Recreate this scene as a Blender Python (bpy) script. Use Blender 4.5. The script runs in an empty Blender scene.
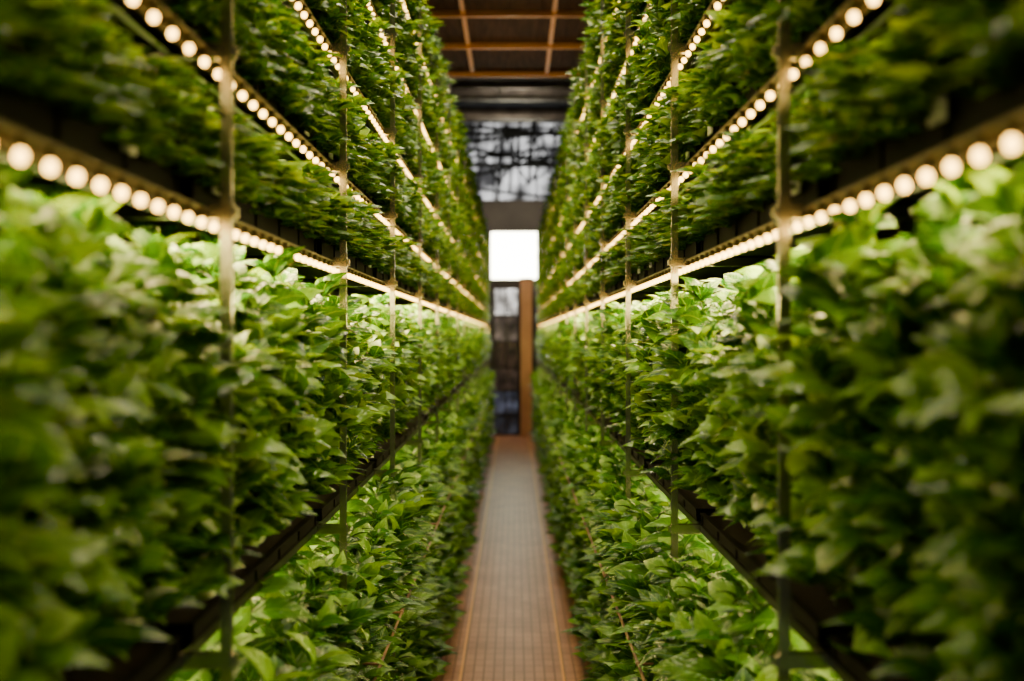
import bpy, math, random
import numpy as np
from mathutils import Vector, Matrix
random.seed(7)
C=bpy.context.scene.collection
CAMZ=1.72; F=1422.0
Y0=0.65; SP=1.39; NB=16; Y1=Y0+SP*NB
PX={-1:0.412,1:0.387}
IN=.062   # shelves sit this far behind the upright faces

# ---------------- helpers ----------------
def link(o): C.objects.link(o); return o
def empty(name,loc=(0,0,0)):
    o=bpy.data.objects.new(name,None); o.location=loc; o.empty_display_size=.05
    return link(o)
def tag(o,label,cat,group=None,kind=None):
    o["label"]=label; o["category"]=cat
    if group: o["group"]=group
    if kind: o["kind"]=kind
class MB:
    def __init__(s): s.v=[];s.f=[];s.m=[]
    def box(s,a,b,mi=0):
        n=len(s.v)
        x0,y0,z0=[min(a[i],b[i]) for i in range(3)]; x1,y1,z1=[max(a[i],b[i]) for i in range(3)]
        s.v+=[(x0,y0,z0),(x1,y0,z0),(x1,y1,z0),(x0,y1,z0),(x0,y0,z1),(x1,y0,z1),(x1,y1,z1),(x0,y1,z1)]
        for q in [(0,3,2,1),(4,5,6,7),(0,1,5,4),(1,2,6,5),(2,3,7,6),(3,0,4,7)]:
            s.f.append([n+i for i in q]); s.m.append(mi)
        return s
    def tube(s,p,q,r,seg=8,mi=0,r2=None):
        p=Vector(p);q=Vector(q);d=(q-p).normalized()
        a=d.orthogonal().normalized();b=d.cross(a);n=len(s.v); r2=r if r2 is None else r2
        for c,rr in((p,r),(q,r2)):
            for i in range(seg):
                t=2*math.pi*i/seg; s.v.append(tuple(c+a*math.cos(t)*rr+b*math.sin(t)*rr))
        for i in range(seg):
            j=(i+1)%seg; s.f.append([n+i,n+j,n+seg+j,n+seg+i]); s.m.append(mi)
        s.f.append([n+i for i in range(seg)][::-1]); s.m.append(mi)
        s.f.append([n+seg+i for i in range(seg)]); s.m.append(mi)
        return s
    def sphere(s,c,r,seg=10,rings=6,mi=0,sz=1):
        n=len(s.v)
        for j in range(rings+1):
            ph=math.pi*j/rings
            for i in range(seg):
                t=2*math.pi*i/seg
                s.v.append((c[0]+r*math.sin(ph)*math.cos(t),c[1]+r*math.sin(ph)*math.sin(t),c[2]+r*sz*math.cos(ph)))
        for j in range(rings):
            for i in range(seg):
                k=(i+1)%seg
                s.f.append([n+j*seg+i,n+(j+1)*seg+i,n+(j+1)*seg+k,n+j*seg+k]); s.m.append(mi)
        return s
    def mesh(s,name,mats,smooth=False):
        me=bpy.data.meshes.new(name); me.from_pydata(s.v,[],s.f)
        for m in mats: me.materials.append(m)
        me.polygons.foreach_set('material_index',s.m)
        if smooth: me.polygons.foreach_set('use_smooth',[True]*len(s.f))
        me.update(); return me
    def obj(s,name,mats,loc=(0,0,0),smooth=False):
        o=bpy.data.objects.new(name,s.mesh(name,mats,smooth)); o.location=loc; return link(o)

def mat(name,col,rough=.5,metal=0,em=None,es=0,spec=.5):
    m=bpy.data.materials.new(name); m.use_nodes=True
    b=m.node_tree.nodes['Principled BSDF']
    b.inputs['Base Color'].default_value=(*col,1); b.inputs['Roughness'].default_value=rough
    b.inputs['Metallic'].default_value=metal; b.inputs['Specular IOR Level'].default_value=spec
    if em: b.inputs['Emission Color'].default_value=(*em,1); b.inputs['Emission Strength'].default_value=es
    return m
def noisy(m,c1,c2,scale=8,rough=None,bump=0,stretch=(1,1,1)):
    nt=m.node_tree;N=nt.nodes;L=nt.links;b=N['Principled BSDF']
    tc=N.new('ShaderNodeTexCoord');mp=N.new('ShaderNodeMapping');mp.inputs['Scale'].default_value=stretch
    no=N.new('ShaderNodeTexNoise');no.inputs['Scale'].default_value=scale;no.inputs['Detail'].default_value=5
    cr=N.new('ShaderNodeValToRGB');cr.color_ramp.elements[0].position=.35;cr.color_ramp.elements[1].position=.65
    cr.color_ramp.elements[0].color=(*c1,1);cr.color_ramp.elements[1].color=(*c2,1)
    L.new(tc.outputs['Object'],mp.inputs[0]);L.new(mp.outputs[0],no.inputs[0]);L.new(no.outputs[0],cr.inputs[0]);L.new(cr.outputs[0],b.inputs['Base Color'])
    if bump:
        bm=N.new('ShaderNodeBump');bm.inputs['Strength'].default_value=bump;L.new(no.outputs[0],bm.inputs['Height']);L.new(bm.outputs[0],b.inputs['Normal'])
    return m
def leafmat(name,dark,mid,light,trans=.3):
    m=bpy.data.materials.new(name);m.use_nodes=True;nt=m.node_tree;N=nt.nodes;L=nt.links
    b=N['Principled BSDF'];out=N['Material Output']
    g=N.new('ShaderNodeNewGeometry')
    cr=N.new('ShaderNodeValToRGB');e=cr.color_ramp.elements
    e[0].color=(*dark,1);e[1].color=(*light,1);k=e.new(.56);k.color=(*mid,1);e[0].position=.05;e[2].position=.97
    L.new(g.outputs['Random Per Island'],cr.inputs[0])
    uv=N.new('ShaderNodeUVMap');sx=N.new('ShaderNodeSeparateXYZ');L.new(uv.outputs[0],sx.inputs[0])
    s1=N.new('ShaderNodeMath');s1.operation='SUBTRACT';s1.inputs[1].default_value=.5;L.new(sx.outputs[0],s1.inputs[0])
    ab=N.new('ShaderNodeMath');ab.operation='ABSOLUTE';L.new(s1.outputs[0],ab.inputs[0])
    lt=N.new('ShaderNodeMath');lt.operation='LESS_THAN';lt.inputs[1].default_value=.03;L.new(ab.outputs[0],lt.inputs[0])
    mu=N.new('ShaderNodeMath');mu.operation='MULTIPLY_ADD';mu.inputs[1].default_value=-.7;L.new(ab.outputs[0],mu.inputs[0]);L.new(sx.outputs[1],mu.inputs[2])
    sc=N.new('ShaderNodeMath');sc.operation='MULTIPLY';sc.inputs[1].default_value=44;L.new(mu.outputs[0],sc.inputs[0])
    sn=N.new('ShaderNodeMath');sn.operation='SINE';L.new(sc.outputs[0],sn.inputs[0])
    gt=N.new('ShaderNodeMath');gt.operation='GREATER_THAN';gt.inputs[1].default_value=.88;L.new(sn.outputs[0],gt.inputs[0])
    g2=N.new('ShaderNodeMath');g2.operation='MULTIPLY';g2.inputs[1].default_value=.3;L.new(gt.outputs[0],g2.inputs[0])
    mx=N.new('ShaderNodeMath');mx.operation='MAXIMUM';L.new(lt.outputs[0],mx.inputs[0]);L.new(g2.outputs[0],mx.inputs[1])
    m3=N.new('ShaderNodeMath');m3.operation='MULTIPLY';m3.inputs[1].default_value=.5;L.new(mx.outputs[0],m3.inputs[0])
    mix=N.new('ShaderNodeMix');mix.data_type='RGBA';L.new(m3.outputs[0],mix.inputs['Factor'])
    L.new(cr.outputs[0],mix.inputs['A']);mix.inputs['B'].default_value=(light[0]*1.3,light[1]*1.2,light[2]*1.3,1)
    L.new(mix.outputs['Result'],b.inputs['Base Color'])
    bp=N.new('ShaderNodeBump');bp.inputs['Strength'].default_value=.3;bp.inputs['Distance'].default_value=.002;L.new(sn.outputs[0],bp.inputs['Height']);L.new(bp.outputs[0],b.inputs['Normal'])
    b.inputs['Roughness'].default_value=.25;b.inputs['Specular IOR Level'].default_value=.55
    tr=N.new('ShaderNodeBsdfTranslucent')
    tm=N.new('ShaderNodeMix');tm.data_type='RGBA';tm.blend_type='MULTIPLY';tm.inputs['Factor'].default_value=1
    L.new(mix.outputs['Result'],tm.inputs['A']);tm.inputs['B'].default_value=(2.9,2.0,.25,1);L.new(tm.outputs['Result'],tr.inputs[0])
    ms=N.new('ShaderNodeMixShader');ms.inputs[0].default_value=trans
    L.new(b.outputs[0],ms.inputs[1]);L.new(tr.outputs[0],ms.inputs[2]);L.new(ms.outputs[0],out.inputs[0])
    return m

M_leafA=leafmat('leaf_basil',(.007,.055,.002),(.035,.145,.003),(.17,.37,.003),.29)
M_leafB=leafmat('leaf_herb',(.007,.055,.004),(.031,.140,.006),(.13,.33,.009),.27)
M_leafC=leafmat('leaf_trailing',(.010,.070,.002),(.052,.185,.003),(.22,.43,.004),.32)
M_stem=mat('stem',(.07,.13,.02),.5)
M_steel=noisy(mat('steel',(.3,.28,.25),.20,.95),(.30,.28,.245),(.52,.49,.43),14)
M_dark=noisy(mat('black_plastic',(.01,.01,.01),.8,spec=.08),(.0015,.0015,.0015),(.003,.003,.003),20)
M_beam=noisy(mat('dark_steel',(.03,.028,.025),.35,.7,spec=.2),(.02,.019,.017),(.045,.042,.036),12)
M_brass=noisy(mat('brass_rail',(.28,.2,.09),.55,.2),(.05,.034,.006),(.08,.056,.010),10)
M_soil=noisy(mat('soil',(.02,.012,.008),.95,spec=.1),(.004,.003,.002),(.012,.008,.005),60,bump=.5)
M_tagm=mat('tag_white',(.7,.70,.68),.5)
M_bulb=mat('bulb_glow',(1,.8,.5),.3,0,(1,.55,.10),13)
M_pipe=noisy(mat('irrigation_pipe',(.25,.15,.06),.5),(.16,.09,.025),(.28,.16,.05),9)

# ---------------- leaves / plants ----------------
def leaf_hi():
    rows=[(.10,.50),(.25,.90),(.42,1.0),(.60,.86),(.78,.52),(.91,.20)]
    v=[(0,0,0)];uv=[(.5,0)]
    for t,w in rows:
        z=.13*math.sin(t*math.pi)-.15*t**2.2
        v+=[(-.5*w,t,z+.05*w),(-.25*w,t,z+.08*w),(0,t,z),(.25*w,t,z+.08*w),(.5*w,t,z+.05*w)]
        uv+=[(.5-.5*w,t),(.5-.25*w,t),(.5,t),(.5+.25*w,t),(.5+.5*w,t)]
    v.append((0,1,-.155));uv.append((.5,1))
    f=[]
    for k in range(4): f.append((0,2+k,1+k))
    nr=len(rows)
    for r in range(nr-1):
        a=1+5*r
        for k in range(4): f.append((a+k,a+k+1,a+k+6,a+k+5))
    a=1+5*(nr-1);T=len(v)-1
    for k in range(4): f.append((a+k,a+k+1,T))
    return np.array(v,float),f,np.array(uv)
def leaf_lo():
    v=[(0,0,0),(-.42,.25,.06),(0,.3,.03),(.42,.25,.06),(-.40,.6,.04),(0,.62,.0),(.40,.6,.04),(0,1,-.12)]
    uv=[(.5,0),(.08,.25),(.5,.3),(.92,.25),(.1,.6),(.5,.62),(.9,.6),(.5,1)]
    f=[(0,2,1),(0,3,2),(1,2,5,4),(2,3,6,5),(4,5,7),(5,6,7)]
    return np.array(v,float),f,np.array(uv)
HI=leaf_hi();LO=leaf_lo()
def plant_leaves(rng,H,W,Dp,nst,L,ratio,dens,mode):
    out=[];stems=[]
    for s in range(nst):
        b=np.array([rng.uniform(-.05,.06),rng.uniform(-W*.6,W*.6),0])
        hf=(s+.5)/nst
        if mode=='tall':
            h=H*(.075+.925*hf**.85)*rng.uniform(.92,1.06)
            xo=rng.uniform(-Dp*.95,Dp*.45) if hf>.82 else -Dp*rng.uniform(.45,1.0)
            top=np.array([xo,rng.uniform(-W,W),h])
        else:
            h=H*(-.22+1.14*hf)
            xo=-Dp*rng.uniform(.5,1.0) if hf<.7 else rng.uniform(-Dp,Dp*.6)
            top=np.array([xo,rng.uniform(-W,W),h])
        mid=np.array([b[0]*.6+top[0]*.4,b[1]*.5+top[1]*.5,max(h*.62,h*.5+.05)])
        P=lambda t:(1-t)**2*b+2*t*(1-t)*mid+t*t*top
        stems.append([P(t) for t in (0,.25,.5,.75,1)])
        slen=np.linalg.norm(top-b)+.02
        nn=max(2,int(slen/dens))
        az=rng.uniform(0,6.28)
        for k in range(nn+1):
            t=.25+.75*k/nn; p=P(t); tip=(k==nn)
            axis=P(min(1,t))-P(max(0,t-.1)); axis/=np.linalg.norm(axis)+1e-9
            cnt=6 if tip else 2
            az+=1.57
            for c in range(cnt):
                a=az+c*2*math.pi/cnt+rng.uniform(-.3,.3)
                el=rng.uniform(.1,.95) if tip else rng.uniform(-.25,.6)
                d=np.array([math.cos(a)*math.cos(el),math.sin(a)*math.cos(el),math.sin(el)])
                d=d+np.array([-.25,-.05,-.02])+axis*.2
                d/=np.linalg.norm(d)
                n=np.array([-.5+rng.uniform(-.6,.6),rng.uniform(-.9,.4),1.0])
                n=n-d*np.dot(n,d); n/=np.linalg.norm(n)
                l=L*rng.uniform(.65,1.25)*(.9 if tip else 1)
                out.append((p,d,n,l,l*ratio*rng.uniform(.85,1.15)))
    return out,stems
def leaves_arrays(lv,tmpl,scale=1.0):
    V,Fc,UV=tmpl
    pos=np.array([a[0] for a in lv]);d=np.array([a[1] for a in lv]);n=np.array([a[2] for a in lv])
    l=np.array([a[3] for a in lv])*scale;w=np.array([a[4] for a in lv])*scale
    s=np.cross(d,n)
    return pos[:,None,:]+s[:,None,:]*(V[None,:,0:1]*w[:,None,None])+d[:,None,:]*(V[None,:,1:2]*l[:,None,None])+n[:,None,:]*(V[None,:,2:3]*l[:,None,None])
def build_mesh(name,X,tmpl,m):
    V,Fc,UV=tmpl;nl,nv=X.shape[:2]
    me=bpy.data.meshes.new(name)
    me.vertices.add(nl*nv);me.vertices.foreach_set('co',X.reshape(-1).astype(np.float32))
    loops=np.concatenate([np.array(f) for f in Fc]);tot=np.array([len(f) for f in Fc]);st=np.concatenate([[0],np.cumsum(tot)[:-1]])
    LL=len(loops)
    al=(loops[None,:]+np.arange(nl)[:,None]*nv).reshape(-1)
    as_=(st[None,:]+np.arange(nl)[:,None]*LL).reshape(-1)
    me.loops.add(nl*LL);me.loops.foreach_set('vertex_index',al.astype(np.int32))
    me.polygons.add(nl*len(Fc));me.polygons.foreach_set('loop_start',as_.astype(np.int32))
    me.update(calc_edges=True)
    me.polygons.foreach_set('use_smooth',np.ones(nl*len(Fc),bool))
    uvl=me.uv_layers.new(name='UVMap');uvl.data.foreach_set('uv',np.tile(UV[loops],(nl,1)).reshape(-1).astype(np.float32))
    me.materials.append(m);me.update();return me
def stem_mesh(name,stems,r):
    b=MB()
    for s in stems:
        for i in range(4): b.tube(s[i],s[i+1],r*(1-.15*i),5,0,r*(1-.15*(i+1)))
    return b.mesh(name,[M_stem],True)

KINDS={}
def make_kind(key,n,H,W,Dp,nst,L,ratio,dens,mode,m):
    hi=[];lo=[];st=[]
    for i in range(n):
        rng=np.random.default_rng(i*13+len(key)*101)
        lv,ss=plant_leaves(rng,H,W,Dp,nst,L,ratio,dens,mode)
        hi.append(build_mesh(key+'_leaves',leaves_arrays(lv,HI),HI,m)); st.append(stem_mesh(key+'_stems',ss,.0028))
        idx=rng.permutation(len(lv))[:int(len(lv)*.65)]
        lo.append(leaves_arrays([lv[k] for k in idx],LO,1.15))
    KINDS[key]=(hi,lo,st,m)
make_kind('basil_plant',6,.56,.12,.165,21,.084,.58,.054,'tall',M_leafA)
make_kind('leafy_herb_plant',6,.56,.12,.195,21,.094,.46,.056,'tall',M_leafB)
make_kind('trailing_herb_plant',6,.24,.10,.145,18,.064,.56,.036,'trail',M_leafC)

def place(key,slots,maxn,label,cat,group,restlabel):
    hi,lo,st,m=KINDS[key]
    vis=[];
    for s in slots:
        x,y,z,sc=s[0],s[1],s[2],s[3]
        u=abs(x)-.2; v=z-CAMZ
        hgt=.56*sc[2] if key!='trailing_herb_plant' else .2
        zc=v+hgt if v<0 else v-.05
        inf = F*u/max(y,.01)<540 and (F*abs(zc)/y<360 or v<0<zc)
        marg= F*u/max(y,.01)<900 and (F*abs(zc)/y<560 or v<0<zc)
        if marg: vis.append((0 if inf else 1,y,s))
    ins=sorted([a for a in vis if a[0]==0],key=lambda a:a[1]); outs=[a for a in vis if a[0]==1]
    ind=ins[:maxn]; rest=ins[maxn:]+outs
    for i,(q,y,s) in enumerate(ind):
        k=random.randrange(len(hi))
        o=bpy.data.objects.new(key,hi[k]); o.location=s[:3]; o.rotation_euler=(0,0,s[4]); o.scale=s[3]
        tag(o,label,cat,group); link(o)
        if i<90:
            c=bpy.data.objects.new('stems',st[k]); c.parent=o; link(c)
    if rest:
        arr=[]
        for q,y,s in rest:
            X=lo[random.randrange(len(lo))].copy()*np.array(s[3])
            a=s[4];R=np.array([[math.cos(a),-math.sin(a),0],[math.sin(a),math.cos(a),0],[0,0,1]])
            arr.append(X@R.T+np.array(s[:3]))
        X=np.concatenate(arr,0)
        o=bpy.data.objects.new(key+'_mass',build_mesh(key+'_mass',X,LO,m)); link(o)
        tag(o,restlabel,cat,group,'stuff')

def slots_for(zs,step,H0,hts,scx=1.0,bx=.125,farfac=1.0):
    out=[]
    for sg in (-1,1):
        for ti,z in enumerate(zs):
            y=Y0+.05+random.uniform(0,step)-(.12 if z<CAMZ else 0)
            while y<Y1-.02:
                ff=1-(1-farfac)*min(1,max(0,(y-1.6)/2.0))
                sz=hts[ti]/H0*random.uniform(.9,1.04)*ff
                sx=scx*random.uniform(.85,1.1)
                x=sg*(PX[sg]+IN+bx+random.uniform(-.015,.02))
                a=random.uniform(-.25,.25)
                sy=random.uniform(.9,1.15)
                out.append((x,y,z,(sx*(1 if sg>0 else -1),sy,sz),a))
                y+=step*random.uniform(.85,1.15)
    return out
S=[.165,.395,.68,1.01,1.33]      # light strip heights above the camera axis
tops=[.395,.68,1.01,1.33,1.66]
TH=.085
place('basil_plant',slots_for([CAMZ-.42],.165,.56,[.575],1,.115,.925),300,'bushy basil plant with glossy oval green leaves in black trough','herb plant','basil plants on the middle shelf','dense basil foliage')
place('leafy_herb_plant',slots_for([CAMZ-1.085,CAMZ-1.63],.165,.56,[.585,.53],1.12),300,'leafy herb plant with long pointed green leaves','herb plant','leafy herbs on the lower shelves','dense mass of leafy herb plants further along the lower shelves')
place('trailing_herb_plant',slots_for([CAMZ+s+.085 for s in S],.122,.24,[(t-s-.11)*1.14 for s,t in zip(S,tops)],1,.093),300,'small trailing herb plant spilling over black trough edge','herb plant','trailing herbs on the upper shelves','dense mass of trailing herbs further along the upper shelves')

# ---------------- racks ----------------
HL=SP/2-.04
def trough_mesh(h,d=.30):
    ln=HL*2
    b=MB();t=.006
    b.box((0,-ln/2,0),(t,ln/2,h)).box((d-t,-ln/2,0),(d,ln/2,h)).box((0,-ln/2,0),(d,ln/2,t))
    b.box((0,-ln/2,0),(d,-ln/2+t,h)).box((0,ln/2-t,0),(d,ln/2,h))
    b.box((-.006,-ln/2,h-.010),(t,ln/2,h)).box((-.004,-ln/2,0),(t,ln/2,.008))
    k=5
    for i in range(k+1):
        y=-ln/2+.01+i*(ln-.02)/k; b.box((-.004,y-.005,.008),(0,y+.005,h-.01))
    return b.mesh('planter_trough',[M_dark])
soilm=MB().box((.008,-HL+.01,.012),(.292,HL-.01,TH-.018)).mesh('soil',[M_soil])
tagmesh=MB().box((-.012,-.028,.030),(-.008,.028,.056)).mesh('label_tag',[M_tagm])
TM=trough_mesh(TH)
trough_z=[(CAMZ+s+.026) for s in S]+[CAMZ-.452,CAMZ-1.12,CAMZ-1.69]
for sg in(-1,1):
    for ti,z in enumerate(trough_z):
        for n in range(NB):
            yc=Y0+SP*(n+.5)
            dz=abs(z+.04-CAMZ)
            if dz>.30*(Y0+SP*(n+1)) : continue
            o=bpy.data.objects.new('planter_trough',TM);o.location=(sg*(PX[sg]+IN),yc,z)
            if ti>=5: o.scale=(1,1,.36)
            o.rotation_euler=(0,0,math.pi if sg<0 else 0);link(o)
            tag(o,'long black plastic planter trough with ribbed front','planter','black troughs on the grow racks')
            c=bpy.data.objects.new('soil',soilm);c.parent=o;link(c)
            if n<6 and ti<5:
                ly=(-.52 if (n+ti)%2 else .45)*sg
                if n==0 and ti==0: ly=-.37 if sg<0 else .13
                c=bpy.data.objects.new('label_tag',tagmesh);c.parent=o;c.location=(0,ly,0);c["label"]='small blank white tag';link(c)

postH=CAMZ+1.58
def post_mesh():
    b=MB();r=.008
    b.box((-r,-r,.008),(r,r,postH))
    b.box((-.03,-.03,0),(.03,.03,.008))
    b.box((-r-.002,-r-.002,postH),(r+.002,r+.002,postH+.006))
    z=.1
    while z<postH-.05:
        b.box((-r-.0012,-.003,z),(-r,.003,z+.022)); z+=.06
    return b.mesh('upright_post',[M_steel])
PM=post_mesh()
bm=MB().box((-.010,-.012,-.011),(IN,.012,.011)).box((-.016,-.007,-.007),(-.010,.007,.007))
BRM=bm.mesh('shelf_bracket',[M_steel])
crossM=MB().box((.01,-.008,-.010),(.46,.008,.010)).mesh('cross_bar',[M_beam])
for sg in(-1,1):
    R=empty('grow_rack',(sg*PX[sg],Y0,0))
    tag(R,'tall multi-tier steel grow rack with dark shelf beams','shelving rack')
    rot=(0,0,math.pi if sg<0 else 0)
    def add(me,name,x,y,z):
        o=bpy.data.objects.new(name,me);o.parent=R;o.location=(sg*x,y-Y0,z);o.rotation_euler=rot;link(o);return o
    for n in range(NB+1):
        y=Y0+SP*n
        add(PM,'upright_post',0,y,0);add(PM,'rear_upright_post',.47,y,0)
        for z in trough_z:
            if abs(z-CAMZ)>.32*(y+.5): continue
            if n<9: add(BRM,'shelf_bracket',0,y,z-.013)
            add(crossM,'cross_bar',.0,y,z-.013)
    L=SP*NB
    for i,z in enumerate(trough_z):
        b=MB()
        b.box((0,0,-.020),(.012,L,-.001)).box((0,0,-.006),(.03,L,-.001)).box((0,0,-.020),(.022,L,-.017))
        o=bpy.data.objects.new('shelf_beam',b.mesh('shelf_beam',[M_beam]));o.parent=R;o.location=(sg*IN,0 if sg>0 else L,z);o.rotation_euler=rot;link(o)
        me2=MB().box((0,0,-.022),(.012,L,-.001)).mesh('rear_shelf_beam',[M_beam])
        o=bpy.data.objects.new('rear_shelf_beam',me2);o.parent=R;o.location=(sg*(.29+IN),0 if sg>0 else L,z);o.rotation_euler=rot;link(o)

for sg in(-1,1):
    x=sg*(PX[sg]-.062);b=MB();b.tube((x,Y0,CAMZ-.86),(x,Y1,CAMZ-.86),.0045,8)
    for n in range(NB*2):
        y=Y0+.3+n*SP/2; b.tube((x,y,CAMZ-.86),(x+sg*.06,y,CAMZ-.86),.004,6); b.tube((x,y-.012,CAMZ-.86),(x,y+.012,CAMZ-.86),.0065,8)
    o=b.obj('irrigation_pipe',[M_pipe],smooth=True);tag(o,'thin brown irrigation pipe running along the lower shelf','pipe','irrigation pipes')

# ---------------- light strings ----------------
def bulb_geo(b,x,y,z,seg=8,rg=5):
    b.tube((x,y,z+.007),(x,y,z+.019),.0045,6,1)
    b.sphere((x,y,z),.0070,seg,rg,0,1.1)
b=MB();bulb_geo(b,0,0,0);BM=b.mesh('bulb',[M_bulb,M_brass],True)
for sg in(-1,1):
    for ti,s in enumerate(S):
        STEP=(.082,.095,.082,.075,.07)[ti]
        z=CAMZ+s-.004; x=sg*(PX[sg]+.030)
        E=empty('string_light',(x,Y0,z));tag(E,'string of warm glowing round bulbs on brass rail under shelf','light string','warm bulb strings under the shelves')
        L=SP*NB
        rail=MB().box((-sg*.005,0,.019),(sg*.031,L,.022)).box((sg*.012,0,.006),(sg*.0145,L,.019)).obj('light_rail',[M_brass]);rail.parent=E
        ys=[]
        y=Y0+.05
        while y<Y1:
            ys.append(y)
            y+=STEP
        vis=[y for y in ys if F*abs(s)/y<350 and F*abs(x)/y<525]
        near=set(vis[:100]);b=MB();cnt=0
        for y in ys:
            if y in near:
                o=bpy.data.objects.new('bulb',BM);o.parent=E;o.location=(0,y-Y0,0);link(o)
            elif F*abs(s)/y<520 :
                bulb_geo(b,0,y-Y0,0,6,4);cnt+=1
        if cnt:
            o=b.obj('bulb_run',[M_bulb,M_brass],smooth=True);o.parent=E;o["kind"]='stuff'

def area(name,loc,rot,sx,sy,power,col):
    l=bpy.data.lights.new(name,'AREA');l.shape='RECTANGLE';l.size=sx;l.size_y=sy;l.energy=power;l.color=col
    o=bpy.data.objects.new(name,l);o.location=loc;o.rotation_euler=rot;link(o);return o
WARM=(1,.78,.26)
segs=[(Y0,2.1,.42),(2.1,5.2,1.1),(5.2,9.6,1.15),(9.6,14,1.2),(14,18.5,1.25),(18.5,Y1,1.25)]
for sg in(-1,1):
    for i,(z,p) in enumerate([(CAMZ+s-.002,q) for s,q in zip(S,(10,7,7.4,8,8))]+[(CAMZ-.476,3.6),(CAMZ-1.147,3)]):
        for (ya,yb,ff) in segs:
            ln=yb-ya;yc=(ya+yb)/2
            if i==0: area('grow_lamp',(sg*(PX[sg]+IN+.05),yc,z),(0,.30*sg,0),.06,ln-.04,p*ln*ff,WARM)
            else: area('grow_lamp',(sg*(PX[sg]+IN+.09),yc,z),(0,.2*sg,0),.12,ln-.04,p*ln*ff,WARM)

# ---------------- room ----------------
FAR=24.6
def struct(o,label=None):
    o["kind"]='structure'
    if label:o["label"]=label
    return o
mf=mat('floor_tiles',(.25,.19,.16),.40,spec=.12);nt=mf.node_tree;N=nt.nodes;Lk=nt.links;b_=N['Principled BSDF']
tc=N.new('ShaderNodeTexCoord');mp=N.new('ShaderNodeMapping')
br=N.new('ShaderNodeTexBrick');br.offset=0;br.inputs['Scale'].default_value=1;br.inputs['Brick Width'].default_value=.0517;br.inputs['Row Height'].default_value=.14;br.inputs['Mortar Size'].default_value=.004
mp.inputs['Location'].default_value=(.31,0,0)
br.inputs['Color1'].default_value=(.54,.265,.160,1);br.inputs['Color2'].default_value=(.45,.215,.130,1);br.inputs['Mortar'].default_value=(.17,.075,.042,1)
no=N.new('ShaderNodeTexNoise');no.inputs['Scale'].default_value=3;no.inputs['Detail'].default_value=6
mx=N.new('ShaderNodeMix');mx.data_type='RGBA';mx.blend_type='OVERLAY';mx.inputs['Factor'].default_value=.5
Lk.new(tc.outputs['Object'],mp.inputs[0]);Lk.new(mp.outputs[0],br.inputs[0]);Lk.new(tc.outputs['Object'],no.inputs[0]);Lk.new(br.outputs[0],mx.inputs['A']);Lk.new(no.outputs[0],mx.inputs['B']);Lk.new(mx.outputs['Result'],b_.inputs['Base Color'])
bp=N.new('ShaderNodeBump');bp.inputs['Strength'].default_value=.4;bp.inputs['Distance'].default_value=.002;bp.invert=True;Lk.new(br.outputs['Fac'],bp.inputs['Height']);Lk.new(bp.outputs[0],b_.inputs['Normal'])
struct(MB().box((-1.3,-1.5,-.1),(1.3,34,0)).obj('floor',[mf]),'brown tiled concrete floor')
mo=mat('orange_line',(.95,.42,.05),.4)
for i,x in enumerate((-.27,.25)):
    struct(MB().box((x-.006,-1,0),(x+.006,FAR-.2,.003)).obj('trim_%d'%(i+1),[mo]),'thin orange floor edging line')
mw=noisy(mat('wall_dark',(.02,.02,.02),.8),(.010,.010,.010),(.022,.02,.018),3)
struct(MB().box((-1.4,-1.5,0),(-1.3,34,6.6)).obj('wall_left',[mw]))
struct(MB().box((1.3,-1.5,0),(1.4,34,6.6)).obj('wall_right',[mw]))
mc=noisy(mat('ceiling_wood',(.1,.05,.03),.8,spec=.1),(.022,.010,.004),(.055,.026,.010),5,stretch=(6,.5,1))
CH=CAMZ+3.0
b=MB();x=-1.3
while x<1.29:
    b.box((x,-1.5,CH),(x+.125,16.6,CH+.04)); x+=.13
b.box((-1.3,-1.5,CH+.04),(1.3,16.6,CH+.08))
struct(b.obj('ceiling',[mc]),'dark wooden plank ceiling')
mb=noisy(mat('beam_wood',(.4,.18,.07),.5),(.60,.27,.04),(.80,.40,.07),4,stretch=(1,8,8))
for k,y in enumerate((10.3,11.7,13.15,14.6,16.2)):
    o=MB().box((-1.3,y-.025,CH-.05),(1.3,y+.025,CH)).obj('ceiling_beam',[mb]);tag(o,'orange-brown timber cross beam under plank ceiling','beam','timber ceiling beams')
for x in(-.47,.37):
    o=MB().box((x-.018,6,CH-.03),(x+.018,16.15,CH-.001)).obj('ceiling_joist',[mb]);tag(o,'orange-brown timber joist along plank ceiling','beam','timber ceiling joists')
area('ceiling_fill',(0,14.2,CAMZ+1.7),(math.pi,0,0),.3,3.5,20,(1,.64,.29))  # added uplight above the racks, put in to brighten the plank ceiling
for y in (3.6,6.6,9.6):
    o=MB().box((-.09,y-.7,CH-.06),(.09,y+.7,CH-.02)).tube((0,y-.5,CH-.02),(0,y-.5,CH),.008).tube((0,y+.5,CH-.02),(0,y+.5,CH),.008).obj('added_light_housing',[M_beam]);tag(o,'long dark housing of an added, unseen fill light above the aisle','added light','added fill lights above the aisle')  # made-up housing, out of view, that carries the added aisle light
    area('aisle_fill',(0,y,CH-.065),(0,0,0),.16,1.3,52,(1,.82,.45))  # added fill from above the view, brightens the leaves along the aisle
md=noisy(mat('duct',(.06,.06,.06),.35,.5),(.08,.07,.06),(.18,.155,.13),5)
for (yy,zz,rr) in ((21.5,CAMZ+3.72,.17),(20.6,CAMZ+3.22,.10)):
    b=MB();b.tube((-1.3,yy,zz),(1.3,yy,zz),rr,24)
    for x in(-.9,-.35,.2,.75): b.tube((x-.02,yy,zz),(x+.02,yy,zz),rr+.015,24)
    o=b.obj('ventilation_duct',[md]);tag(o,'large dark round ventilation duct crossing overhead','duct','overhead ducts')
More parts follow.
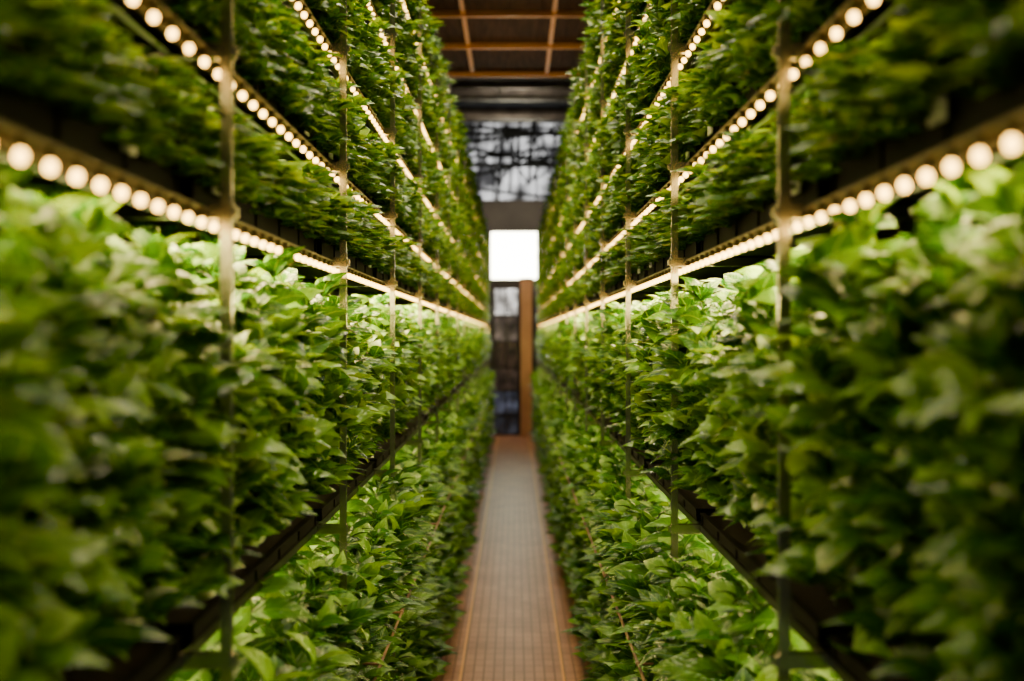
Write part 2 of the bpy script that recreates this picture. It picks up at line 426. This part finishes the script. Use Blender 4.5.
b=MB();b.tube((-1.3,19.5,CAMZ+3.42),(1.3,19.5,CAMZ+3.42),.04,12);b.tube((-.2,19.5,CAMZ+3.3),(-.2,19.5,CAMZ+4.8),.012,6)
o=b.obj('overhead_pipe',[md]);tag(o,'dark metal pipe crossing under the roof','pipe')
struct(MB().box((-1.3,16.6,6.5),(1.3,34,6.6)).obj('ceiling_far',[mw]))
struct(MB().box((-1.3,16.6,CH),(1.3,16.7,6.5)).obj('wall_upper',[mw]))
ms=mat('sky_glass',(.1,.1,.1),.3,0,(.75,.85,1),1.6);nt=ms.node_tree;N=nt.nodes
no=N.new('ShaderNodeTexNoise');no.inputs['Scale'].default_value=1.6;no.inputs['Detail'].default_value=2
cr=N.new('ShaderNodeValToRGB');cr.color_ramp.elements[0].position=.38;cr.color_ramp.elements[1].position=.64;cr.color_ramp.elements[0].color=(.04,.04,.044,1);cr.color_ramp.elements[1].color=(1,1,1,1)
tc=N.new('ShaderNodeTexCoord');nt.links.new(tc.outputs['Object'],no.inputs[0]);nt.links.new(no.outputs[0],cr.inputs[0]);nt.links.new(cr.outputs[0],N['Principled BSDF'].inputs['Emission Color'])
W2=empty('window_2',(0,32,0));struct(W2,'high factory window with cloudy daylight')
g=MB().box((-1.3,0,3.9),(1.3,.02,6.5)).obj('window_glass',[ms]);g.parent=W2
b=MB()
for x in (-1.28,-.78,-.45,.12,.5,.9,1.28): b.box((x-.02,-.07,3.9),(x+.02,-.01,6.5))
for z in (3.92,4.75,5.75,6.4): b.box((-1.3,-.07,z-.025),(1.3,-.01,z+.025))
g=b.obj('window_frame',[mw]);g.parent=W2
struct(MB().box((-1.3,31.9,0),(1.3,32.1,3.9)).obj('wall_end',[mw]))
mt=mat('truss_steel',(.012,.012,.012),.5,.5)
for q,(y,z0,h,n,r) in enumerate(((25.4,4.42,.45,5,.025),(26.9,4.95,.6,4,.04),(28.4,5.55,.4,5,.04),(30,5.0,.75,3,.04))):
    b=MB()
    b.tube((-1.3,y,z0),(1.3,y,z0+.3*(q-1)),r,6).tube((-1.3,y,z0+h),(1.3,y,z0+h-.25*(q-1)),r,6)
    for i in range(n):
        xa=-1.3+2.6*i/n;xb=-1.3+2.6*(i+1)/n;xm=(xa+xb)/2+.2*q
        b.tube((xa,y,z0),(xm,y,z0+h),.02,6).tube((xm,y,z0+h),(xb,y,z0),.02,6)
    xx=(-.3,.28,.05,-.1)[q];b.tube((xx,y,z0-.3),(xx+.1,y,z0+h+.3),.03,6)
    o=b.obj('roof_truss',[mt]);tag(o,'dark steel lattice roof truss','truss','steel roof trusses')
mg=noisy(mat('grey_panel',(.12,.12,.12),.7),(.02,.02,.02),(.045,.042,.04),2)
def wz(py): return CAMZ+(336-py)*FAR/F
def wx(px): return (px-514)*FAR/F
zt=wz(200);zw1=wz(231);zw0=wz(280);WW=.41
b=MB()
b.box((-1.3,FAR,zw1),(1.3,FAR+.12,zt)).box((-1.3,FAR,zw0-.12),(1.3,FAR+.12,zw0))
b.box((-1.3,FAR,0),(wx(494)-.02,FAR+.12,zw0-.12)).box((wx(519),FAR,0),(1.3,FAR+.12,zw0-.12))
b.box((-1.3,FAR,zw0),(-WW,FAR+.12,zw1)).box((WW,FAR,zw0),(1.3,FAR+.12,zw1))
struct(b.obj('wall_far',[mg]),'grey partition wall')
W1=empty('window_1',(0,FAR,0));struct(W1,'bright white backlit window')
mwin=mat('window_bright',(1,1,1),.3,0,(1,.95,.70),24)
g=MB().box((-WW,.04,zw0),(WW,.06,zw1)).obj('window_glass',[mwin]);g.parent=W1
b=MB().box((-WW,-.02,zw0),(WW,.04,zw0+.02)).box((-WW,-.02,zw1-.02),(WW,.04,zw1)).box((-WW,-.02,zw0),(-WW+.02,.04,zw1)).box((WW-.02,-.02,zw0),(WW,.04,zw1))
g=b.obj('window_frame',[mg]);g.parent=W1
mcol=noisy(mat('orange_column',(.45,.19,.08),.6),(.50,.25,.13),(.62,.33,.18),3)
xa,xb=wx(520.5),wx(531.5)
b=MB().box((xa,FAR-.45,.03),(xb,FAR-.22,wz(279)-.02)).box((xa-.015,FAR-.465,0),(xb+.015,FAR-.205,.03)).box((xa-.012,FAR-.462,wz(279)-.02),(xb+.012,FAR-.208,wz(279)+.01))
o=b.obj('wooden_column',[mcol]);tag(o,'square orange-brown timber column standing at aisle end','column')
x0,x1=wx(494)-.02,wx(519);D=empty('door_1',(x0,FAR+.03,0));struct(D,'dark framed glazed door with bluish panes')
md2=mat('door_frame',(.02,.018,.018),.5);zt2=zw0-.12;w=x1-x0
b=MB();b.box((0,0,0),(.03,.05,zt2)).box((w-.03,0,0),(w,.05,zt2)).box((w/2-.012,0,0),(w/2+.012,.05,zt2))
pz=[0,.35,.75,1.15,1.6,2.05,zt2-.03]
for z in pz: b.box((0,0,z),(w,.05,z+.035))
o=b.obj('door_frame',[md2]);o.parent=D
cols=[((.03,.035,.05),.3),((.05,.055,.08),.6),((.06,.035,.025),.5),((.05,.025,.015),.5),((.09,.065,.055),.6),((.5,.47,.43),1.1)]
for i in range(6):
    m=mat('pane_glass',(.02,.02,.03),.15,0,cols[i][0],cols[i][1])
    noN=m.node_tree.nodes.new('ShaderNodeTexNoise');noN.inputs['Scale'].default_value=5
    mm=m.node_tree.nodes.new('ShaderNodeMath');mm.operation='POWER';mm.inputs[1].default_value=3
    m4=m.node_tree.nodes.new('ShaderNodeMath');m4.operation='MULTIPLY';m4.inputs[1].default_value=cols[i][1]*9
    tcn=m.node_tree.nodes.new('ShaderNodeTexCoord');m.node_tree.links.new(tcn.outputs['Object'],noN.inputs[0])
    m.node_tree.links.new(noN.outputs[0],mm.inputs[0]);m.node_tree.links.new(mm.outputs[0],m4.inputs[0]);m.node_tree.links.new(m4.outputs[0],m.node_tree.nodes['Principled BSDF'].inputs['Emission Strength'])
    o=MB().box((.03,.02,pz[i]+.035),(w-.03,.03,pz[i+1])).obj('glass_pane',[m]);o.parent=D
o=MB().tube((w/2+.05,-.03,1.0),(w/2+.05,-.03,1.2),.01,8).box((w/2+.04,-.03,1.0),(w/2+.06,0,1.01)).box((w/2+.04,-.03,1.19),(w/2+.06,0,1.2)).obj('door_handle',[M_steel]);o.parent=D
area('end_hall_fill',(0,23.3,CAMZ+2.6),(math.radians(15),0,0),.8,.2,45,(1,.80,.55))  # added fill without a fixture, tilted towards the far wall
area('duct_fill',(0,19.8,CAMZ+2.2),(math.radians(155),0,0),.8,.2,14,(1,.85,.68))  # added light from below, only there to bring out the round ducts
area('truss_fill',(0,30.5,6.3),(0,0,0),1.5,.5,8,(.9,.95,1))  # extra downlight with no real source, added for the roof truss area

# ---------------- world, camera ----------------
w=bpy.data.worlds.new('World');bpy.context.scene.world=w;w.use_nodes=True
w.node_tree.nodes['Background'].inputs[0].default_value=(.85,.95,.72,1);w.node_tree.nodes['Background'].inputs[1].default_value=.2
cd=bpy.data.cameras.new('cam');cd.lens=50;cd.sensor_width=36;cd.shift_x=-.002;cd.shift_y=-.0044
cd.dof.use_dof=True;cd.dof.focus_distance=4.0;cd.dof.aperture_fstop=2.7;cd.clip_start=.02
co=bpy.data.objects.new('Camera',cd);co.location=(0,0,CAMZ);co.rotation_euler=(math.pi/2,0,0);link(co)
bpy.context.scene.camera=co
